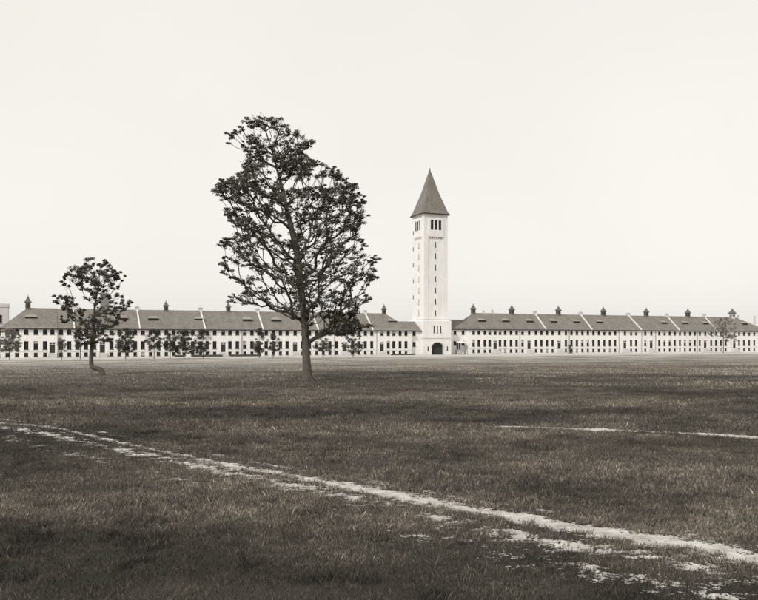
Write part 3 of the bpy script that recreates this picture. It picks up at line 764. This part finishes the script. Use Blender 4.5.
# big oak ---------------------------------------------------------------
def big_oak():
    D = F*H/40.0; k = D/F; bx = 307.5
    X = lambda x: (x-bx)*k
    Z = lambda y: H+(HZ-y)*k
    prof = [(120,252,282),(128,238,293),(135,230,300),(143,246,312),(150,246,302),(158,246,308),(166,243,328),(176,236,342),(184,222,352),(192,216,357),(200,222,361),(212,226,363),(222,230,363),(232,234,358),(242,226,360),(252,222,370),(262,222,375),(268,228,376),(276,232,373),(283,240,366),(289,246,364),(296,234,369),(303,232,367),(311,266,360),(318,290,356),(326,300,366),(334,312,352)]
    ax = [(381,307.5),(366,307),(350,306),(330,305),(310,303),(295,301.5),(280,300),(265,298.5),(250,296.5),(235,293),(218,289),(200,285),(182,280.5),(165,276),(150,272),(135,267),(122,262.5),(112,260)]
    ax_x = lambda y: float(np.interp(y, [a[0] for a in ax][::-1], [a[1] for a in ax][::-1]))
    # gaps of open sky (image columns/rows of the crown elevation)
    gaps = [(268,158,5,6),(232,206,9,5),(262,222,10,6),(248,214,6,4),(244,268,11,4),(282,235,7,5),(308,228,6,6),(330,180,5,4),(238,231,9,4),(268,284,12,4),(340,239,6,4),(322,148,9,8),(250,288,9,3),(355,292,6,3),(318,262,6,3),(285,296,10,3),(318,310,10,3),(232,165,9,9),(345,268,8,3),(268,258,8,4)]
    rs = np.random.RandomState(21); pts = []; rad = []
    ys = np.array([p[0] for p in prof]); Ls = np.array([p[1] for p in prof]); Rs = np.array([p[2] for p in prof])
    tries = 0
    while len(pts) < 2100 and tries < 90000:
        tries += 1
        y = rs.uniform(119, 335); l = np.interp(y, ys, Ls)+2; r_ = np.interp(y, ys, Rs)-2; x = rs.uniform(l-.5, r_+.5)
        if rs.rand() > (r_-l)/150+.15 or (y > 235 and rs.rand() < .2): continue
        c = (l+r_)/2; hw = (r_-l)/2; xn = (x-c)/hw
        dep = math.sqrt(max(.03, 1-xn*xn))*hw*k*.82
        yy = rs.uniform(-1, 1)*dep
        if y > 312 and x < ax_x(y)+4: continue
        nz = fbm(np.array([x*.075+yy*.22]), np.array([y*.12+3+yy*.15]), 2)[0]
        if nz < .40: continue
        if y > 240 and nz < .47: continue
        if y < 150 and (rs.rand() < .55 or (x > 280 and y < 132)): continue
        # foliage hangs in layers towards the shell
        if abs(xn) < .35 and abs(yy) < dep*.35 and rs.rand() < .35: continue
        bad = False
        for gx, gy, ga, gb in gaps:
            if ((x-gx)/ga)**2+((y-gy)/gb)**2 < 1: bad = True; break
        if bad: continue
        pts.append((X(x), yy, Z(y))); rad.append(rs.choice([rs.uniform(.2, .45), rs.uniform(.35, .9)]))
    extra = [(227,140.5,1.6),(233,138,2.4),(240,127,2.6),(246,121,2.8),(252,124,2.5),(242,145,1.3),(270,119,2.2),(274,125,2),(307,143,2),(312,142,2.4),(303,146,2),(262,119,1.5),(284,127,3),(216,190,3.2),(219,185,3),(223,181,2.6),(221,193,2.5),(227,208,2.8),(228,216,2),(234,213,3),(224,246,3),(227,240,2.6),(224,243,2),(233,302,2.8),(240,299,3),(247,302,2.6),(254,303,2.6),(262,300,2.6),(372,277,2.6),(374,270,2.5),(370,262,2.4),(366,300,3),(371,299,2),(352,331,2.6),(344,327,2.8),(336,322,3),(368,326,2.6),(361,330,2.3),(326,318,3),(312,325,2),(298,318,2.2),(293,303,2.4)]
    for x, y, r_ in extra:
        for j in range(3): pts.append((X(x)+rs.normal(0, .2), rs.uniform(-1.2, 1.2), Z(y)+rs.normal(0, .12))); rad.append(r_*k*1.15)
    for j in range(70):                                                 # ragged sprays beyond the main outline
        y = rs.uniform(122, 300); sd = rs.choice([-1, 1]); e = np.interp(y, ys, Ls if sd < 0 else Rs)+sd*rs.uniform(-3, 4)
        if 150 < y < 172 and sd < 0: continue
        for q in range(2): pts.append((X(e)+rs.normal(0, .25), rs.uniform(-1.5, 1.5), Z(y)+rs.normal(0, .15))); rad.append(rs.uniform(.22, .42))
    trunk = []; zs = np.linspace(0, Z(112), 44); axz = [Z(a[0]) for a in ax]; axz[0] = 0; axx = [X(a[1]) for a in ax]
    for z in zs: trunk.append((float(np.interp(z, axz, axx)), .25*math.sin(z*.2), z))
    wpx = [(0, 5.6), (.5, 4.8), (1.5, 4.2), (4, 3.8), (9, 3.6), (14, 3.5), (18, 3.0), (21, 2.3), (25, 1.5), (29, .7), (33.5, .15)]
    rt = [float(np.interp(z, [a[0] for a in wpx], [a[1] for a in wpx]))*k for z in zs]
    N, par, r, nt = grow(pts, trunk, rt[0], tip=.026, seed=3, step=.8, bias=.55, rtrunk=rt)
    P = thing('oak_tree', 'tall dark open crowned oak standing alone in the field left of the tower', 'tree', (*world(bx, 381), 0))
    b = skeleton_mesh(N, par, r, nt)
    # root flare
    for a in range(7):
        an = a*.9+.3; c, s = math.cos(an), math.sin(an); R0 = rt[0]*.9
        b.loft([[(c*R0*.5-s*.22, s*R0*.5+c*.22, -.05), (c*R0*.5+s*.22, s*R0*.5-c*.22, -.05), (c*R0*.45, s*R0*.45, 1.1)],
                [(c*R0*1.5-s*.1, s*R0*1.5+c*.1, -.05), (c*R0*1.5+s*.1, s*R0*1.5-c*.1, -.05), (c*R0*1.4, s*R0*1.4, .1)]])
    # bare twigs sticking out of the top
    rs2 = random.Random(4)
    for (x0, y0, x1, y1) in ((272,138,262,113),(290,140,299,128),(292,150,306,133),(300,148,310,139),(250,150,238,142),(286,128,281,118),(256,136,247,128)):
        b.loft([[(X(x0)+dx, dy, Z(y0)) for dx, dy in ((-.05,-.05),(.05,-.05),(0,.05))], [(X((x0+x1)/2)+.1+dx, dy, Z((y0+y1)/2)) for dx, dy in ((-.035,-.035),(.035,-.035),(0,.035))], [(X(x1)+dx, dy, Z(y1)) for dx, dy in ((-.015,-.015),(.015,-.015),(0,.015))]])
    b.build('trunk', M['bark'], P)
    link('crown', leaf_cloud('crown', pts, rad, 58, .185, M['leaf'], 5, .5), P)
big_oak()

def small_oak():
    yb = 375.; D = F*H/(yb-HZ); k = D/F; bx = 102.5
    X = lambda x: (x-bx)*k
    Z = lambda y: (yb-y)*k if y > 341 else H+(HZ-y)*k
    bl = [(250,80,25),(280,65,20),(310,70,22),(345,65,18),(225,100,22),(200,105,18),(165,100,15),(150,125,12),(152,155,12),(185,125,18),(215,130,20),(245,120,22),(280,110,25),(315,105,25),(350,100,22),(375,110,18),(400,105,14),(402,125,12),(375,130,16),(340,135,20),(300,140,20),(265,150,20),(230,150,15),(290,175,20),(330,165,20),(355,165,12),(380,160,10),(240,180,12),(265,195,16),(300,200,20),(290,230,15),(340,200,12),(130,205,15),(155,210,18),(180,210,12),(120,235,14),(145,240,18),(175,235,18),(200,250,18),(215,270,18),(160,265,15),(190,285,15),(150,290,12),(155,315,10),(175,305,10),(230,290,18),(385,205,14),(415,215,14),(440,240,12),(400,240,18),(370,240,14),(380,265,18),(415,260,14),(350,270,20),(320,280,22),(290,300,25),(260,310,20),(390,290,16),(380,320,18),(350,310,22),(330,340,22),(290,340,25),(255,350,20),(300,375,25),(270,385,22),(240,375,20),(335,380,22),(345,400,14),(260,410,16),(230,385,12),(305,405,20),(280,415,16),(210,380,10),(322,60,12),(260,62,10),(365,85,12),(232,85,10)]
    rs = np.random.RandomState(2); pts = []; rad = []
    for (x, y, r_) in bl:
        x = 30+x/4.44; y = 250+y/4.44; r_ = r_/4.44*k; n = 6 if r_ > .6 else 4
        hw = 4.6*math.sqrt(max(.05, 1-((x-93)/42)**2))
        for j in range(n):
            pts.append((X(x)+rs.normal(0, r_*.6), rs.uniform(-1, 1)*hw*(.4 if n == 4 else .75), Z(y)+rs.normal(0, r_*.6))); rad.append(r_*rs.uniform(.45, .95))
    line = [(102.5,375),(102.2,372.6),(100.5,370),(97.5,368.6),(94.5,368),(92.2,366.8),(91.2,364),(90.9,358),(91.2,352),(92,345),(92.6,335),(93.5,322),(94.5,308),(97,294),(99,282),(100,270)]
    trunk = []
    for (x0, y0), (x1, y1) in zip(line, line[1:]):
        n = max(1, int(math.hypot(x1-x0, y1-y0)*k/.45))
        for j in range(n): t = j/n; trunk.append((X(x0+(x1-x0)*t), .05*math.sin(len(trunk)), Z(y0+(y1-y0)*t)))
    trunk.append((X(100), 0, Z(268)))
    tl = len(trunk); rt = [float(np.interp(i/tl, [0, .08, .2, .45, .7, 1], [.44, .38, .30, .25, .13, .03])) for i in range(tl)]
    N, par, r, nt = grow(pts, trunk, .35, tip=.02, seed=9, step=.55, bias=.6, rtrunk=rt, bare_part=.45)
    P = thing('oak_tree', 'smaller dark oak with a crooked bent trunk base at the left of the field', 'tree', (*world(bx, yb), 0))
    skeleton_mesh(N, par, r, nt).build('trunk', M['bark'], P)
    link('crown', leaf_cloud('crown', pts, rad, 84, .20, M['leaf'], 15, .6), P)
small_oak()

def young(seed, w, h0, h1, n, m, name='young_tree'):
    """meshes of one young tree of crown width w from height h0 to h1"""
    rs = np.random.RandomState(seed); pts = []; rad = []
    while len(pts) < n:
        t = rs.rand(); z = h0+(h1-h0)*t; rr = w/2*(.35+.9*math.sin(math.pi*min(1, t*.8+.18))**.9)
        a = rs.uniform(0, 2*math.pi); q = rr*rs.rand()**.6
        if fbm(np.array([math.cos(a)*q*.9+seed]), np.array([z*.8]), 2)[0] < .33: continue
        pts.append((math.cos(a)*q, math.sin(a)*q, z)); rad.append(rs.uniform(.35, .75))
    trunk = [(.05*math.sin(z), .04*math.cos(z*1.3), z) for z in np.linspace(0, h1*.92, 16)]
    N, par, r, nt = grow(pts, trunk, .11, tip=.012, seed=seed, step=.5, bias=.7)
    b = skeleton_mesh(N, par, r, nt); tm = b.mesh('trunk'); tm.materials.append(M['bark'])
    return tm, leaf_cloud('crown', pts, rad, 100, .2, m, seed+50)
PROTO = {}
def plant(x, crown_w, y_top, y_bot, n, label, key, dy=2.0, m='youngleaf', group='young trees planted in a row before the barracks'):
    D = F*H/(0.0077*(2214-x)+dy); k = D/F
    h1 = H+(HZ-y_top)*k; h0 = max(1.2, H+(HZ-y_bot)*k); w = crown_w*k
    tm, cm = young(key, w, h0, h1, int(n*1.9), M[m])
    P = thing('young_tree', label, 'tree', ((x-CX)/F*D, D, 0), 0, group)
    link('trunk', tm, P); link('crown', cm, P)
plant(9.5, 20, 329, 351, 70, 'broad pale young tree at the left end of the barracks', 31, m='hazeleaf')
plant(61.5, 9, 339, 351, 10, 'very thin sapling right of the first door, left of the smaller oak', 32)
plant(80.3, 9, 333, 347, 12, 'thin sapling standing just left of the smaller oak trunk', 33)
plant(125.5, 17, 329, 352, 70, 'dense young tree just right of the smaller oak crown', 34)
plant(154, 15, 330, 350, 38, 'loose young tree between the first fire wall and the dense pair', 35)
plant(170, 13, 334, 351, 30, 'slim young tree directly left of the densest young tree', 36)
plant(184, 21, 331, 353.5, 85, 'densest round young tree at the corner of the middle pavilion', 37)
plant(203, 15, 330, 353, 45, 'young tree with narrow crown just left of the third door', 38)
plant(259.3, 10, 329, 353, 40, 'tall narrow young tree well left of the big oak trunk', 39)
plant(273.2, 12, 334, 351, 30, 'short young tree between the narrow one and the big oak trunk', 40)
plant(323, 17, 331, 352, 52, 'young tree just right of the big oak trunk', 41)
plant(353, 18, 332, 353, 50, 'young tree second to the right of the big oak trunk', 42)
plant(723.3, 24, 318.5, 338, 60, 'tall pale umbrella crowned tree before the far right wing', 43, dy=.6, m='hazeleaf')
plant(731, 11, 335, 342, 14, 'small pale tree at the far right beside the umbrella crowned one', 44, dy=.5, m='hazeleaf')
# narrow climbing shrub by the pipe of the right wing
def shrub():
    rs = np.random.RandomState(3); n = 26; pts = [(rs.normal(0, .22), rs.normal(0, .15), z) for z in np.linspace(.3, 3.6, n)]
    P = thing('shrub', 'narrow dark shrub against the drain pipe on the right wing', 'shrub', (*uv(U(569.2), -.75), 0))
    t = MB(); t.loft([[(-.05,-.05,0),(.05,-.05,0),(.05,.05,0),(-.05,.05,0)], [(-.02,-.02,3.4),(.02,-.02,3.4),(.02,.02,3.4),(-.02,.02,3.4)]]); t.build('stem', M['bark'], P)
    link('foliage', leaf_cloud('foliage', pts, [.38]*n, 26, .2, M['leaf'], 77), P)
shrub()

# ------------------------------------------------------------------ light, sky, camera
SUN_EL, SUN_AZ = 42, 215            # azimuth of the sun, clockwise from +Y (behind the camera, to the left)
w = bpy.data.worlds.new('World'); SC.world = w; w.use_nodes = True; nt = w.node_tree
bg = nt.nodes['Background']; sky = nt.nodes.new('ShaderNodeTexSky'); sky.sky_type = 'NISHITA'; sky.sun_disc = False
sky.sun_elevation = R(SUN_EL); sky.sun_rotation = R(SUN_AZ); sky.dust_density = 4; sky.air_density = 1; sky.altitude = 50
bw = nt.nodes.new('ShaderNodeRGBToBW'); nt.links.new(sky.outputs[0], bw.inputs[0])
# pale overexposed sky of an old plate: the blue is bleached and the range squeezed
pw = nt.nodes.new('ShaderNodeMath'); pw.operation = 'POWER'; pw.inputs[1].default_value = .12; nt.links.new(bw.outputs[0], pw.inputs[0])
tcw = nt.nodes.new('ShaderNodeTexCoord'); nz = nt.nodes.new('ShaderNodeTexNoise'); nz.inputs['Scale'].default_value = 2.2; nz.inputs['Detail'].default_value = 6
nt.links.new(tcw.outputs['Generated'], nz.inputs['Vector'])
mr = nt.nodes.new('ShaderNodeMapRange'); mr.inputs['To Min'].default_value = .92; mr.inputs['To Max'].default_value = 1.08; nt.links.new(nz.outputs['Fac'], mr.inputs['Value'])
ml = nt.nodes.new('ShaderNodeMath'); ml.operation = 'MULTIPLY'; nt.links.new(pw.outputs[0], ml.inputs[0]); nt.links.new(mr.outputs[0], ml.inputs[1])
vm = nt.nodes.new('ShaderNodeVectorMath'); vm.operation = 'SCALE'; vm.inputs[0].default_value = (8.2, 7.95, 7.55); nt.links.new(ml.outputs[0], vm.inputs['Scale'])
nt.links.new(vm.outputs[0], bg.inputs['Color']); bg.inputs['Strength'].default_value = .1
sl = bpy.data.lights.new('sun', 'SUN'); sl.energy = 2.6; sl.angle = R(3); sl.color = (1, .975, .93)
so = bpy.data.objects.new('sun', sl); COL.objects.link(so)
az = R(SUN_AZ); el = R(SUN_EL); d = Vector((math.sin(az)*math.cos(el), math.cos(az)*math.cos(el), math.sin(el)))
so.rotation_euler = (-d).to_track_quat('-Z', 'Y').to_euler()
cam = bpy.data.cameras.new('camera'); cam.sensor_width = 36; cam.lens = F/758*36; cam.shift_y = (HZ-300)/758; cam.clip_end = 8000
co = bpy.data.objects.new('camera', cam); COL.objects.link(co); co.location = (0, 0, H); co.rotation_euler = (R(90), 0, 0); SC.camera = co
SC.view_settings.view_transform = 'Standard'; SC.view_settings.look = 'None'; SC.view_settings.exposure = 0; SC.view_settings.gamma = 1; SC.view_settings.use_curve_mapping = False
